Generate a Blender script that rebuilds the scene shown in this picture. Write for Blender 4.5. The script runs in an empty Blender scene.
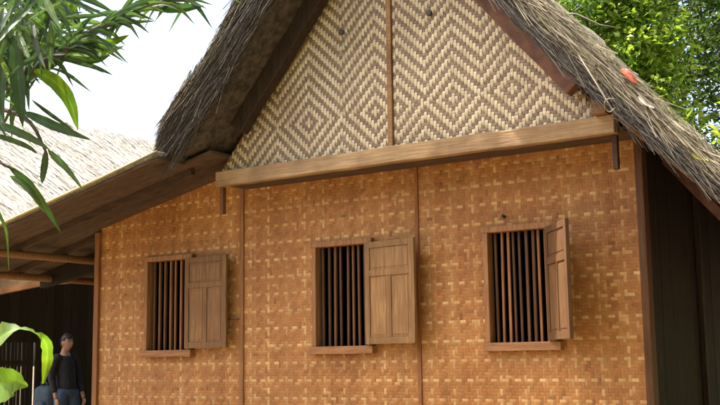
import bpy, bmesh, math, random
from mathutils import Vector, Matrix, noise

random.seed(7)
S = bpy.context.scene
COL = S.collection
R = math.radians
V = Vector
GZ = -1.35                      # ground level; z = 0 is the window sill line

# ------------------------------------------------------------------ helpers
class MB:
    """collects geometry (world coordinates) and links it as one mesh object"""
    def __init__(s):
        s.v = []; s.f = []; s.t = []; s.sm = []
    def add(s, pts, faces, tint=(1, 1, 1), smooth=False):
        n = len(s.v)
        s.v.extend([tuple(p) for p in pts])
        if tint and isinstance(tint, list):
            s.t.extend(tint)
        else:
            s.t.extend([tint] * len(pts))
        for f in faces:
            s.f.append([n + i for i in f]); s.sm.append(smooth)
    def box(s, x0, x1, y0, y1, z0, z1, tint=(1, 1, 1)):
        p = [(x, y, z) for z in (z0, z1) for y in (y0, y1) for x in (x0, x1)]
        s.add(p, [(0, 2, 3, 1), (4, 5, 7, 6), (0, 1, 5, 4), (2, 6, 7, 3), (0, 4, 6, 2), (1, 3, 7, 5)], tint)
    def beam(s, a, b, w, h, up=(0, 0, 1), tint=(1, 1, 1), seg=1, wob=0.0):
        a = V(a); b = V(b); d = (b - a).normalized()
        sx = d.cross(V(up)).normalized(); u = sx.cross(d).normalized()
        pts = []; fs = []
        for k in range(seg + 1):
            c = a.lerp(b, k / seg)
            o = V((random.uniform(-wob, wob), random.uniform(-wob, wob), random.uniform(-wob, wob)))
            for i, j in ((-1, -1), (1, -1), (1, 1), (-1, 1)):
                pts.append(c + o + sx * (i * w / 2) + u * (j * h / 2))
        for k in range(seg):
            for i in range(4):
                j = (i + 1) % 4
                fs.append((k * 4 + i, k * 4 + j, k * 4 + 4 + j, k * 4 + 4 + i))
        fs.append((3, 2, 1, 0)); q = seg * 4; fs.append((q, q + 1, q + 2, q + 3))
        s.add(pts, fs, tint)
    def tube(s, pts, rad, n=8, tint=(1, 1, 1), smooth=True, cap=True):
        pts = [V(p) for p in pts]
        if not hasattr(rad, '__len__'): rad = [rad] * len(pts)
        vs = []; fs = []
        ref = V((0.31, 0.17, 0.93))
        for k, p in enumerate(pts):
            d = (pts[min(k + 1, len(pts) - 1)] - pts[max(k - 1, 0)]).normalized()
            a = d.cross(ref)
            if a.length < 1e-3: a = d.cross(V((1, 0, 0)))
            a.normalize(); b = d.cross(a)
            for i in range(n):
                q = 2 * math.pi * i / n
                vs.append(p + (a * math.cos(q) + b * math.sin(q)) * rad[k])
        for k in range(len(pts) - 1):
            for i in range(n):
                j = (i + 1) % n
                fs.append((k * n + i, k * n + j, k * n + n + j, k * n + n + i))
        if cap:
            fs.append(tuple(range(n - 1, -1, -1))); q = (len(pts) - 1) * n
            fs.append(tuple(range(q, q + n)))
        s.add(vs, fs, tint, smooth)
    def ribbon(s, pts, widths, nrm, fold=0.25, tint=(1, 1, 1), smooth=True, wave=0.0):
        """leaf blade: centre line, full widths, blade normal hint (one or one per point)"""
        pts = [V(p) for p in pts]; vs = []; fs = []; tn = []
        for k, p in enumerate(pts):
            fl = random.uniform(.86, 1.12)
            tn += [tuple(c_ * f_ * fl for c_ in tint) for f_ in (.92, 1, 1.45, 1, .92)]
            d = (pts[min(k + 1, len(pts) - 1)] - pts[max(k - 1, 0)]).normalized()
            nn = V(nrm[k]) if isinstance(nrm, list) else V(nrm)
            a = d.cross(nn)
            if a.length < 1e-4: a = d.cross(V((0.3, 0.5, 0.8)))
            a.normalize(); u = a.cross(d)
            w = widths[k] / 2
            for q in (-1, -0.22, 0, 0.22, 1):
                wv = w * wave * abs(q) * (math.sin(k * 1.3 + q * 2) * .6 + math.sin(k * 2.9 + q * 5) * .5) if wave else 0
                vs.append(p + a * (w * q * (1 + wave * .35 * math.sin(k * 2.3 + q))) + u * (w * fold * abs(q) + wv))
        for k in range(len(pts) - 1):
            for i in range(4):
                fs.append((k * 5 + i, k * 5 + i + 1, k * 5 + 6 + i, k * 5 + 5 + i))
        s.add(vs, fs, tn, smooth)
    def build(s, name, mat, parent=None, bevel=0):
        me = bpy.data.meshes.new(name)
        loc = wloc(parent)
        me.from_pydata([(p[0] - loc.x, p[1] - loc.y, p[2] - loc.z) for p in s.v], [], s.f)
        at = me.color_attributes.new('tint', 'FLOAT_COLOR', 'POINT')
        buf = []
        for c in s.t: buf.extend((c[0], c[1], c[2], 1.0))
        at.data.foreach_set('color', buf)
        me.polygons.foreach_set('use_smooth', s.sm)
        me.materials.append(mat)
        me.update()
        o = bpy.data.objects.new(name, me); COL.objects.link(o)
        if parent: o.parent = parent
        if bevel:
            b = o.modifiers.new('bevel', 'BEVEL'); b.width = bevel; b.segments = 2; b.limit_method = 'ANGLE'
        return o

def wloc(o):
    l = V((0, 0, 0))
    while o is not None:
        l += o.location; o = o.parent
    return l

def thing(name, label, cat, loc=(0, 0, 0), group=None):
    o = bpy.data.objects.new(name, None); COL.objects.link(o)
    o.location = loc; o.empty_display_size = 0.2
    o['label'] = label; o['category'] = cat
    if group: o['group'] = group
    return o
def tag(o, label, cat, group=None):
    o['label'] = label; o['category'] = cat
    if group: o['group'] = group
    return o

def spl(pts, n):
    """Catmull-Rom through pts -> n+1 points"""
    pts = [V(p) for p in pts]; P = [pts[0] * 2 - pts[1]] + pts + [pts[-1] * 2 - pts[-2]]
    out = []
    m = len(pts) - 1
    for k in range(n + 1):
        t = k / n * m; i = min(int(t), m - 1); t -= i
        a, b, c, d = P[i:i + 4]
        out.append(0.5 * ((2 * b) + (c - a) * t + (2 * a - 5 * b + 4 * c - d) * t * t + (3 * b - a - 3 * c + d) * t ** 3))
    return out
def hsh(a, b=0):
    return random.Random(a * 7919 + b * 104729 + 13).random()

# ------------------------------------------------------------------ materials
def mat(name, c1, c2=None, rough=0.8, scale=6.0, stretch=(1, 1, 1), bump=0.0, detail=6, spec=0.3, tint=True,
        transl=0.0, c3=None, scale3=1.5, ramp=(0.35, 0.65), tcol=None):
    m = bpy.data.materials.new(name); m.use_nodes = True
    n = m.node_tree.nodes; l = m.node_tree.links; n.clear()
    out = n.new('ShaderNodeOutputMaterial'); bs = n.new('ShaderNodeBsdfPrincipled')
    bs.inputs['Roughness'].default_value = rough; bs.inputs['Specular IOR Level'].default_value = spec
    tc = n.new('ShaderNodeTexCoord'); mp = n.new('ShaderNodeMapping'); mp.inputs['Scale'].default_value = stretch
    oi = n.new('ShaderNodeObjectInfo'); mul = n.new('ShaderNodeMath'); mul.operation = 'MULTIPLY'; mul.inputs[1].default_value = 31.7
    l.new(oi.outputs['Random'], mul.inputs[0])
    l.new(tc.outputs['Object'], mp.inputs['Vector']); l.new(mul.outputs[0], mp.inputs['Location'])
    nz = n.new('ShaderNodeTexNoise'); nz.inputs['Scale'].default_value = scale; nz.inputs['Detail'].default_value = detail
    nz.inputs['Roughness'].default_value = 0.6
    l.new(mp.outputs['Vector'], nz.inputs['Vector'])
    rp = n.new('ShaderNodeValToRGB')
    rp.color_ramp.elements[0].position = ramp[0]; rp.color_ramp.elements[1].position = ramp[1]
    c2 = c2 or c1
    rp.color_ramp.elements[0].color = (*c1, 1); rp.color_ramp.elements[1].color = (*c2, 1)
    l.new(nz.outputs['Fac'], rp.inputs['Fac'])
    col = rp.outputs['Color']
    if c3:
        n3 = n.new('ShaderNodeTexNoise'); n3.inputs['Scale'].default_value = scale3; n3.inputs['Detail'].default_value = 5
        l.new(tc.outputs['Object'], n3.inputs['Vector'])
        r3 = n.new('ShaderNodeValToRGB'); r3.color_ramp.elements[0].position = 0.45; r3.color_ramp.elements[1].position = 0.72
        l.new(n3.outputs['Fac'], r3.inputs['Fac'])
        mx = n.new('ShaderNodeMix'); mx.data_type = 'RGBA'; mx.inputs[7].default_value = (*c3, 1)
        l.new(r3.outputs['Color'], mx.inputs[0]); l.new(col, mx.inputs[6]); col = mx.outputs[2]
    if tint:
        at = n.new('ShaderNodeAttribute'); at.attribute_name = 'tint'
        mx = n.new('ShaderNodeMix'); mx.data_type = 'RGBA'; mx.blend_type = 'MULTIPLY'; mx.inputs[0].default_value = 1
        l.new(col, mx.inputs[6]); l.new(at.outputs['Color'], mx.inputs[7]); col = mx.outputs[2]
    l.new(col, bs.inputs['Base Color'])
    if bump:
        bp = n.new('ShaderNodeBump'); bp.inputs['Strength'].default_value = bump; bp.inputs['Distance'].default_value = 0.02
        l.new(nz.outputs['Fac'], bp.inputs['Height']); l.new(bp.outputs['Normal'], bs.inputs['Normal'])
    if transl:
        tr = n.new('ShaderNodeBsdfTranslucent'); ms = n.new('ShaderNodeMixShader'); ms.inputs[0].default_value = transl
        if tcol:
            mt = n.new('ShaderNodeMix'); mt.data_type = 'RGBA'; mt.blend_type = 'MULTIPLY'; mt.inputs[0].default_value = 1
            l.new(col, mt.inputs[6]); mt.inputs[7].default_value = (*tcol, 1); l.new(mt.outputs[2], tr.inputs['Color'])
        else:
            l.new(col, tr.inputs['Color'])
        l.new(bs.outputs[0], ms.inputs[1]); l.new(tr.outputs[0], ms.inputs[2]); l.new(ms.outputs[0], out.inputs['Surface'])
    else:
        l.new(bs.outputs[0], out.inputs['Surface'])
    return m

M = {}
M['weave'] = mat('woven_bamboo', (0.80, 0.76, 0.72), (1.0, 1.0, 1.0), rough=0.55, scale=9, bump=0.0, spec=0.3, c3=(0.62, 0.50, 0.38), scale3=1.1)
M['gable'] = mat('gable_bamboo', (0.86, 0.84, 0.80), (1.0, 1.0, 1.0), rough=0.5, scale=14, spec=0.35, c3=(0.72, 0.66, 0.58), scale3=1.1)
M['back'] = mat('weave_backing', (0.17, 0.08, 0.032), (0.22, 0.11, 0.045), rough=0.9)
M['wood'] = mat('brown_wood', (0.21, 0.095, 0.036), (0.36, 0.175, 0.07), rough=0.65, scale=5, stretch=(9, 9, 0.7), bump=0.25)
M['woodh'] = mat('brown_wood_horizontal', (0.21, 0.095, 0.036), (0.36, 0.175, 0.07), rough=0.65, scale=5, stretch=(0.7, 9, 9), bump=0.25)
M['beam'] = mat('pale_beam_wood', (0.28, 0.175, 0.085), (0.50, 0.345, 0.18), rough=0.7, scale=5, stretch=(0.6, 11, 11), bump=0.5, c3=(0.20, 0.115, 0.055), scale3=2.6, ramp=(.3, .7))
M['shutter'] = mat('shutter_wood', (0.19, 0.108, 0.048), (0.34, 0.21, 0.10), rough=0.6, scale=5, stretch=(9, 9, 0.6), bump=0.25, c3=(0.22, 0.125, 0.055), scale3=4)
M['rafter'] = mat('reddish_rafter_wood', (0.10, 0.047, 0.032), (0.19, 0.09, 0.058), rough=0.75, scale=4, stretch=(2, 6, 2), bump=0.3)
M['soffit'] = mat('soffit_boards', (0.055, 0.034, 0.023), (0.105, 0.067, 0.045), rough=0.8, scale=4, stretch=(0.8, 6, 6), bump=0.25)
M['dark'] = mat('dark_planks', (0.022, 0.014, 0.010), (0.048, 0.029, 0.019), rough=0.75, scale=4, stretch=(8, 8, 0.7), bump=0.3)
M['thatch'] = mat('straw_thatch', (0.09, 0.072, 0.054), (0.25, 0.215, 0.16), rough=0.9, scale=9, stretch=(3, 3, 3), bump=0.6, c3=(0.14, 0.14, 0.06), scale3=2.2)
M['straw'] = mat('loose_straw', (0.8, 0.8, 0.8), (1, 1, 1), rough=0.75, scale=3)
M['fibre'] = mat('dark_palm_fibre', (0.035, 0.028, 0.024), (0.10, 0.08, 0.065), rough=0.95, scale=14, bump=0.7)
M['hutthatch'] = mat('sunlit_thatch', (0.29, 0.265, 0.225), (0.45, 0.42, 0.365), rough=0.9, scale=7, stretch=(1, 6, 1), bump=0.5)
M['bamboo'] = mat('bamboo_pole', (0.45, 0.36, 0.15), (0.60, 0.50, 0.24), rough=0.5, scale=6, stretch=(1, 8, 8))
M['stone'] = mat('plinth_stone', (0.20, 0.18, 0.16), (0.32, 0.29, 0.26), rough=0.9, scale=7, bump=0.6)
M['earth'] = mat('packed_earth', (0.12, 0.075, 0.042), (0.18, 0.12, 0.07), rough=0.95, scale=1.2, bump=0.4, c3=(0.20, 0.17, 0.08), scale3=0.3, tint=False)
M['bark'] = mat('tree_bark', (0.05, 0.04, 0.032), (0.12, 0.095, 0.075), rough=0.9, scale=8, stretch=(3, 3, 0.6), bump=0.7)
M['leaf'] = mat('tree_leaf', (0.85, 0.85, 0.85), (1, 1, 1), rough=0.5, scale=2, transl=0.55, tcol=(1.3, 1.5, 0.6))
M['blade'] = mat('broad_leaf', (0.72, 0.72, 0.72), (1, 1, 1), rough=0.5, scale=14, spec=0.35, stretch=(1, 1, 1), c3=(0.95, 0.72, 0.45), scale3=9, transl=0.45, tcol=(1.25, 1.4, 0.5))
M['cord'] = mat('cord', (0.4, 0.34, 0.25), (0.5, 0.44, 0.33), rough=0.8)
M['iron'] = mat('dark_iron', (0.05, 0.045, 0.04), (0.09, 0.07, 0.06), rough=0.5)
M['red'] = mat('red_dry_leaf', (0.25, 0.045, 0.02), (0.50, 0.12, 0.045), rough=0.6, scale=20, transl=0.3)
M['paleleaf'] = mat('pale_dry_leaf', (0.55, 0.50, 0.38), (0.7, 0.66, 0.55), rough=0.7, scale=20, transl=0.2)
M['skin'] = mat('skin', (0.29, 0.155, 0.10), (0.35, 0.195, 0.125), rough=0.5, scale=12, tint=False)
M['lips'] = mat('lips', (0.26, 0.10, 0.08), (0.30, 0.12, 0.09), rough=0.5, tint=False)
M['hair'] = mat('black_hair', (0.012, 0.010, 0.009), (0.03, 0.025, 0.022), rough=0.5, scale=60, tint=False)
M['shirt'] = mat('black_cloth', (0.012, 0.012, 0.014), (0.022, 0.022, 0.025), rough=0.85, scale=20, tint=False)
M['jeans'] = mat('blue_denim', (0.035, 0.06, 0.115), (0.06, 0.095, 0.165), rough=0.85, scale=16, tint=False)
M['shoe'] = mat('dark_leather', (0.03, 0.025, 0.02), (0.05, 0.04, 0.03), rough=0.5, tint=False)
M['eye'] = mat('eye_white', (0.4, 0.38, 0.36), (0.45, 0.43, 0.4), rough=0.2, tint=False)
M['bag'] = mat('faded_blue_canvas', (0.04, 0.06, 0.085), (0.065, 0.09, 0.12), rough=0.85, scale=14)

# ------------------------------------------------------------------ world, sun, camera
SUN = V((-0.42, -0.17, 0.89)).normalized()          # direction towards the sun
w = bpy.data.worlds.new('World'); S.world = w; w.use_nodes = True
nt = w.node_tree; bg = nt.nodes['Background']
sky = nt.nodes.new('ShaderNodeTexSky'); sky.sky_type = 'NISHITA'; sky.sun_disc = False
sky.sun_elevation = math.asin(SUN.z); sky.sun_rotation = math.atan2(SUN.x, SUN.y)
sky.air_density = 1.0; sky.dust_density = 7.0; sky.ozone_density = 1.0
nt.links.new(sky.outputs[0], bg.inputs['Color']); bg.inputs['Strength'].default_value = 0.15
sl = bpy.data.lights.new('sun', 'SUN'); sl.energy = 4.0; sl.angle = R(0.6); sl.color = (1.0, 0.94, 0.85)
so = bpy.data.objects.new('sun', sl); COL.objects.link(so)
so.rotation_euler = SUN.to_track_quat('Z', 'Y').to_euler(); so.location = SUN * 40

CAMP = V((9.4308, -8.5733, -0.0586))
XR = V((0.82745377, 0.56136783, -0.01365375)); YU = V((0.09258579, -0.11240807, 0.98933932)); FW = V((-0.55384848, 0.81989669, 0.14498716))
F = 1074.3429
cam = bpy.data.cameras.new('camera'); co = bpy.data.objects.new('camera', cam); COL.objects.link(co)
mw = Matrix(((XR.x, YU.x, -FW.x, CAMP.x), (XR.y, YU.y, -FW.y, CAMP.y), (XR.z, YU.z, -FW.z, CAMP.z), (0, 0, 0, 1)))
co.matrix_world = mw
cam.sensor_width = 36; cam.lens = 36 * F / 720; cam.clip_start = 0.1; cam.clip_end = 2000
S.camera = co
def at(px, py, d):
    """world point seen at photo pixel (720 x 405) at depth d: used to lay out the near plants"""
    return CAMP + (FW + XR * ((px - 360) / F) - YU * ((py - 202.5) / F)) * d

vs = S.view_settings
vs.view_transform = 'Standard'; vs.look = 'None'; vs.gamma = 1; vs.use_curve_mapping = False
vs.exposure = 1.72
S.cycles.max_bounces = 8; S.cycles.diffuse_bounces = 5; S.cycles.transparent_max_bounces = 6
S.cycles.use_denoising = True

# ------------------------------------------------------------------ ground
g = MB()
N = 40
def gx(i): return (abs(i / N) ** 3) * 600 * (1 if i >= 0 else -1)
pts = [(gx(i) - 0, gx(j) + 2, GZ + 0.03 * noise.noise(V((gx(i) * .4, gx(j) * .4, 0)))) for j in range(-N, N + 1) for i in range(-N, N + 1)]
W = 2 * N + 1
g.add(pts, [(j * W + i, j * W + i + 1, j * W + W + i + 1, j * W + W + i) for j in range(2 * N) for i in range(2 * N)], smooth=True)
go = g.build('ground', M['earth']); go['kind'] = 'structure'

# unseen hill added in front and right of the house to block low sky
hv = []; hf = []
NA, NR = 70, 26
for a_ in range(NA + 1):
    th_ = R(-112 + 185 * a_ / NA)                # from the front left round to the right
    edge = min(1, a_ / 14, (NA - a_) / 8)
    for k_ in range(NR + 1):
        rr = 15 + k_ * 1.7
        x_, y_ = 4 + rr * math.cos(th_), -1 + rr * math.sin(th_)
        t_ = min(1, max(0, (rr - 15.5) / 16)); h_ = (t_ * t_ * (3 - 2 * t_)) * 25 * edge
        h_ += edge * t_ * (noise.noise(V((x_ * .35, y_ * .35, 1))) * 1.6 + noise.noise(V((x_ * 1.1, y_ * 1.1, 5))) * .9)
        hv.append((x_, y_, GZ - .1 + h_))
for a_ in range(NA):
    for k_ in range(NR):
        q_ = a_ * (NR + 1) + k_
        hf.append((q_, q_ + NR + 1, q_ + NR + 2, q_ + 1))
hb = MB(); hb.add(hv, hf, smooth=True)
M['sky_blocker'] = mat('sky_blocker_green', (0.018, 0.035, 0.010), (0.06, 0.095, 0.026), rough=0.9, scale=1.6, bump=1.0, tint=False)
hb.build('sky_blocker_hill', M['sky_blocker'])['kind'] = 'structure'

# ================================================================== THE HOUSE
B = 2.1412
XW = 3 * B                       # right corner
WINX = (0.7695, 3.0833, 4.9863)
WW, WH = 0.7145, 1.10
D = 0.4246                       # gable plane stands this far in front of the wall
APX = 4.285                      # ridge
BACK = 4.4
house = thing('bamboo_house', 'woven bamboo house with thatched gable roof and three barred windows with wooden shutters', 'house', (APX, 0, GZ))

PALE = (0.71, 0.47, 0.205); ORANGE = (0.465, 0.215, 0.066)
RED = (0.33, 0.120, 0.036)
def lerp3(a, b, t): return tuple(a[i] + (b[i] - a[i]) * t for i in range(3))

def weave(mb, x0, x1, z0, ztop, s, skip, y=0.0, seed=0, axis='x'):
    nx = int(round((x1 - x0) / s)); sx = (x1 - x0) / nx
    zmax = max(ztop(x0), ztop(x1)); nz = int((zmax - z0) / s) + 1
    rnd = random.Random(seed)
    rowt = [rnd.uniform(0.88, 1.1) for _ in range(nz + 2)]; colt = [rnd.uniform(0.88, 1.1) for _ in range(nx + 2)]
    prow = [(j % 6 == 2) for j in range(nz + 2)]; pcol = [(i % 8 == 3) for i in range(nx + 2)]
    srow = [rnd.uniform(0.7, 1.0) for _ in range(nz + 2)]; scol = [rnd.uniform(0.55, 1.0) for _ in range(nx + 2)]
    def strip(horizontal, i, j, ln):
        if horizontal: xa, xb, za, zb = x0 + i * sx, x0 + (i + ln) * sx, z0 + j * s, z0 + (j + 1) * s
        else: xa, xb, za, zb = x0 + i * sx, x0 + (i + 1) * sx, z0 + j * s, z0 + (j + ln) * s
        xa = max(xa, x0); xb = min(xb, x1); za = max(za, z0)
        xm, zm = (xa + xb) / 2, (za + zb) / 2
        if xb - xa < s * .3 or zb - za < s * .3: return
        zt = ztop(xm)
        if za > zt: return
        for (a, b, c, d) in skip:
            if a < xm < b and c < zm < d: return
        if horizontal:
            base = lerp3(ORANGE, PALE, srow[j] * rnd.uniform(0.55, 1.0)) if prow[j] else (lerp3(ORANGE, RED, rnd.uniform(.05, .42)) if j % 6 in (4, 5) else ORANGE)
            k = rowt[j]
        else:
            base = lerp3(ORANGE, PALE, scol[i] * rnd.uniform(0.4, 1.0)) if pcol[i] else (lerp3(ORANGE, RED, rnd.uniform(.05, .42)) if i % 8 in (6, 7, 0) else lerp3(ORANGE, PALE, 0.07))
            k = colt[i] * 0.96
        k *= rnd.uniform(0.95, 1.05)
        if rnd.random() < 0.05: base = lerp3(base, PALE, rnd.uniform(.2, .6))
        if rnd.random() < 0.03: k *= 0.78
        c = tuple(q * k for q in base)
        gsp = s * 0.02
        up = s * 0.06; lo = 0.0
        e = rnd.uniform(-.0008, .0008)
        if horizontal:
            P = []
            for u, h in ((0, lo), (.28, up), (.72, up), (1, lo)):
                x = xa + (xb - xa) * u
                P += [(x, y - h - e, za + gsp), (x, y - h - .0012 - e, (za + zb) / 2), (x, y - h - e, zb - gsp)]
        else:
            P = []
            for u, h in ((0, lo), (.28, up), (.72, up), (1, lo)):
                z = za + (zb - za) * u
                P += [(xb - gsp, y - h - e, z), ((xa + xb) / 2, y - h - .0012 - e, z), (xa + gsp, y - h - e, z)]
        fs = []
        for q in range(3):
            a = q * 3
            fs += [(a, a + 3, a + 4, a + 1), (a + 1, a + 4, a + 5, a + 2)]
        mb.add(P, fs, c)
    for i in range(-1, nx):
        for j in range(-1, nz):
            if (i - j) % 4 == 2 and j >= 0: strip(True, i, j, 2)
            if (i - j) % 4 == 1 and i >= 0: strip(False, i, j, 2)

def lean(x): return 1.475 + 0.22 * x           # soffit plane of the lean-to (left wing)
ZB = -1.02
SW = 0.029
for k in range(3):
    x0, x1 = k * B + 0.02, (k + 1) * B - 0.02
    wx = WINX[k]
    hole = (wx + 0.02, wx + WW - 0.02, 0.02, WH - 0.02)
    ztop = (lambda x: min(lean(x) + .05, 1.95)) if k == 0 else (lambda x: 1.95)
    mb = MB()
    weave(mb, x0, x1, ZB, ztop, SW, [hole], 0.0, seed=k + 1)
    o = mb.build('wall_panel', M['weave'], house)
    bk = MB()                                     # backing board behind the weave, with the window hole
    a, b, c, d = hole
    def bb(xa, xb, za, zb):
        bk.add([(xa, 0.004, za), (xb, 0.004, za), (xb, 0.004, min(zb, ztop(xb))), (xa, 0.004, min(zb, ztop(xa))),
                (xa, 0.03, za), (xb, 0.03, za), (xb, 0.03, min(zb, ztop(xb))), (xa, 0.03, min(zb, ztop(xa)))],
               [(0, 1, 2, 3), (5, 4, 7, 6), (3, 2, 6, 7), (0, 4, 5, 1), (0, 3, 7, 4), (1, 5, 6, 2)])
    bb(x0, a, ZB, 2.2); bb(b, x1, ZB, 2.2); bb(a, b, ZB, c); bb(a, b, d, 2.2)
    bk.build('backing', M['back'], o)
# posts and seam battens
def part_box(name, m, *a, bevel=0.004, parent=None, tint=(1, 1, 1)):
    q = MB(); q.box(*a, tint=tint); return q.build(name, m, parent or house, bevel)
part_box('post', M['wood'], -0.055, 0.02, -0.035, 0.06, GZ + .35, 1.44, tint=(.85, .75, .7))
part_box('post', M['wood'], B - 0.02, B + 0.035, -0.022, 0.05, GZ + .35, 1.9, tint=(.92, .9, .86))
part_box('post', M['wood'], 2 * B - 0.02, 2 * B + 0.018, -0.016, 0.05, GZ + .35, 1.9, tint=(.95, .8, .7))
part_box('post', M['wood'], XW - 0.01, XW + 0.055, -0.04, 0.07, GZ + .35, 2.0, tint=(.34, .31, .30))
# side and back walls, floor, plinth
def planks(name, m, pts_fn, n, parent, u0, u1, z0, z1, wob=.004):
    mb = MB()
    for i in range(n):
        a = u0 + (u1 - u0) * i / n + .003; b = u0 + (u1 - u0) * (i + 1) / n - .003
        e = random.uniform(0, wob); t = random.uniform(.45, .75)
        mb.box(*pts_fn(a, b, e), z0, z1((a + b) / 2) if callable(z1) else z1, tint=(t, t, t))
    return mb.build(name, m, parent)
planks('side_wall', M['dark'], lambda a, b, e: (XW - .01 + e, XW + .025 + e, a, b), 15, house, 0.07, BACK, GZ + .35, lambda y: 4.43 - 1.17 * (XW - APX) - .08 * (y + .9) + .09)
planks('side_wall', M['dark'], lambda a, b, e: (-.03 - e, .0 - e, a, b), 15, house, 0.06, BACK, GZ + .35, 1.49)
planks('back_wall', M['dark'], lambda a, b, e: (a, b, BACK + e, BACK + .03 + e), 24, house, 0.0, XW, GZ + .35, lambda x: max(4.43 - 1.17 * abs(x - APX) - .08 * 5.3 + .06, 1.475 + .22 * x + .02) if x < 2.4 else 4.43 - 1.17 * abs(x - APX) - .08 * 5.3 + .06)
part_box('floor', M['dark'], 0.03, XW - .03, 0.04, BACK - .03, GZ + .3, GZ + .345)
mb = MB()
for i in range(24):
    for f in range(2):
        x = i * XW / 24; t = random.uniform(.7, 1.2)
        mb.box(x + .006, x + XW / 24 - .006, -.06 - random.uniform(0, .03), .02, GZ - .05 + f * .2, GZ + .145 + f * .19, (t, t, t))
mb.box(0, XW, .02, BACK, GZ - .05, GZ + .3)
mb.build('stone_plinth', M['stone'], house, .015)
# batten seam on side wall
part_box('door_post', M['dark'], XW + .03, XW + .075, 1.35, 1.43, GZ + .35, 1.6)

# ---- windows
def make_window(wx, angle, nb, barlist, hx, tn):
    mb = MB(); h0 = 0.075
    mb.box(wx, wx + .048, -.05, .06, h0, WH - .052)
    mb.box(wx + hx, wx + hx + .05, -.05, .06, h0, WH - .052)
    mb.box(wx - .012, wx + WW, -.055, .06, WH - .052, WH)
    fr = mb.build('window', M['wood'], house, .004)
    sl_ = MB(); sl_.box(wx - .015, wx + WW + .008, -.075, .06, 0.0, h0)
    sl_.build('sill', M['woodh'], fr, .005)
    x0, x1 = wx + .048, wx + hx
    for i in range(nb):
        t = barlist[i % len(barlist)]
        x = x0 + (x1 - x0) * (i + .75) / (nb + .5)
        q = MB(); r = .0125 + random.uniform(-.0015, .0015); dx = random.uniform(-.004, .004)
        x += random.uniform(-.007, .007); dx *= 1.6
        q.beam((x, .02, h0 - .01), (x + dx, .02, WH - .04), 2 * r, 2 * r, up=(0, 1, 0), tint=(t, t * .92, t * .86))
        q.build('bar', M['wood'], fr, .003)
    # shutter: local coordinates along its width (u), outward (v), height (z)
    ca, sa = math.cos(angle), math.sin(angle)
    ho = V((wx + hx + .012, -.062, 0))
    def P(u, v, z): return (ho.x + u * ca + v * -sa, ho.y - u * sa - v * ca, z)
    def sb(mb, u0, u1, v0, v1, z0, z1, t=1.0):
        p = [P(u, v, z) for z in (z0, z1) for v in (v0, v1) for u in (u0, u1)]
        mb.add(p, [(0, 1, 3, 2), (4, 6, 7, 5), (0, 4, 5, 1), (2, 3, 7, 6), (0, 2, 6, 4), (1, 5, 7, 3)], (t * tn[0], t * tn[1], t * tn[2]))
    z0, z1, sw = 0.085, 1.05, .615
    q = MB()
    st = .062; zr = z1 - .30
    sb(q, 0, st, 0, .032, z0, z1, .9); sb(q, sw - st, sw, 0, .032, z0, z1, .92)
    sb(q, st, sw - st, .001, .031, z1 - .06, z1 - .001, .88)
    sb(q, st, sw - st, .001, .031, zr - .03, zr + .03, .98)
    sb(q, st, sw - st, .001, .031, z0 + .001, z0 + .065, .95)
    sb(q, sw / 2 - .022, sw / 2 + .022, .002, .030, z0 + .065, zr - .03, .9)
    sh = q.build('shutter', M['shutter'], fr, .003)
    for (a, b, c, d, t) in ((st, sw - st, zr + .03, z1 - .06, .95), (st, sw / 2 - .022, z0 + .065, zr - .03, 1.12), (sw / 2 + .022, sw - st, z0 + .065, zr - .03, 1.0)):
        sb_ = q2 = None
        q2 = MB(); e = .0
        sb(q2, a, b, .010, .022, c, d, t)
        # raised field
        sb(q2, a + .022, b - .022, .006, .026, c + .022, d - .022, t * 1.04)
        q2b = q2
        # panels belong to the shutter's own mesh
        n0 = len(sh.data.vertices)
        add_to(sh, q2)
    for z in (z0 + .14, z1 - .14):
        hm = MB()
        hm.tube([(ho.x - .004, ho.y + .004, z - .03), (ho.x - .004, ho.y + .004, z + .03)], .007, 8)
        hm.build('hinge', M['iron'], fr)
    return fr
def add_to(o, mb):
    """append an MB (world coordinates) to an existing object's mesh"""
    loc = wloc(o.parent)
    me = o.data; bm = bmesh.new(); bm.from_mesh(me)
    lay = bm.verts.layers.float_color.get('tint')
    vs_ = []
    for p, t in zip(mb.v, mb.t):
        v_ = bm.verts.new((p[0] - loc.x, p[1] - loc.y, p[2] - loc.z)); v_[lay] = (*t, 1); vs_.append(v_)
    for f in mb.f: bm.faces.new([vs_[i] for i in f])
    bm.to_mesh(me); bm.free()
make_window(WINX[0], R(3), 7, [.3, .5, .4, .75, .7, .9], .640, (.74, .61, .47))
make_window(WINX[1], R(9), 8, [.25, .25, .42, .3, .45, .55, .4], .652, (.98, .88, .72))
make_window(WINX[2], R(50), 9, [.3, .85, 1.0, .25, .3, .38, .33, .85, .95], .628, (.44, .35, .28))

# a wooden peg above the third window and a hook that holds the first shutter
q = MB(); q.tube([(WINX[2] + .20, .0, WH + .085), (WINX[2] + .20, -.03, WH + .09)], .016, 8); q.build('peg', M['dark'], house, .003)
q = MB(); q.tube([(WINX[0] + 1.235, -.06, .385), (WINX[0] + 1.28, -.055, .372), (WINX[0] + 1.345, -.028, .378), (WINX[0] + 1.365, -.02, .385)], .006, 6); q.build('latch_hook', M['iron'], house)
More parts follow.
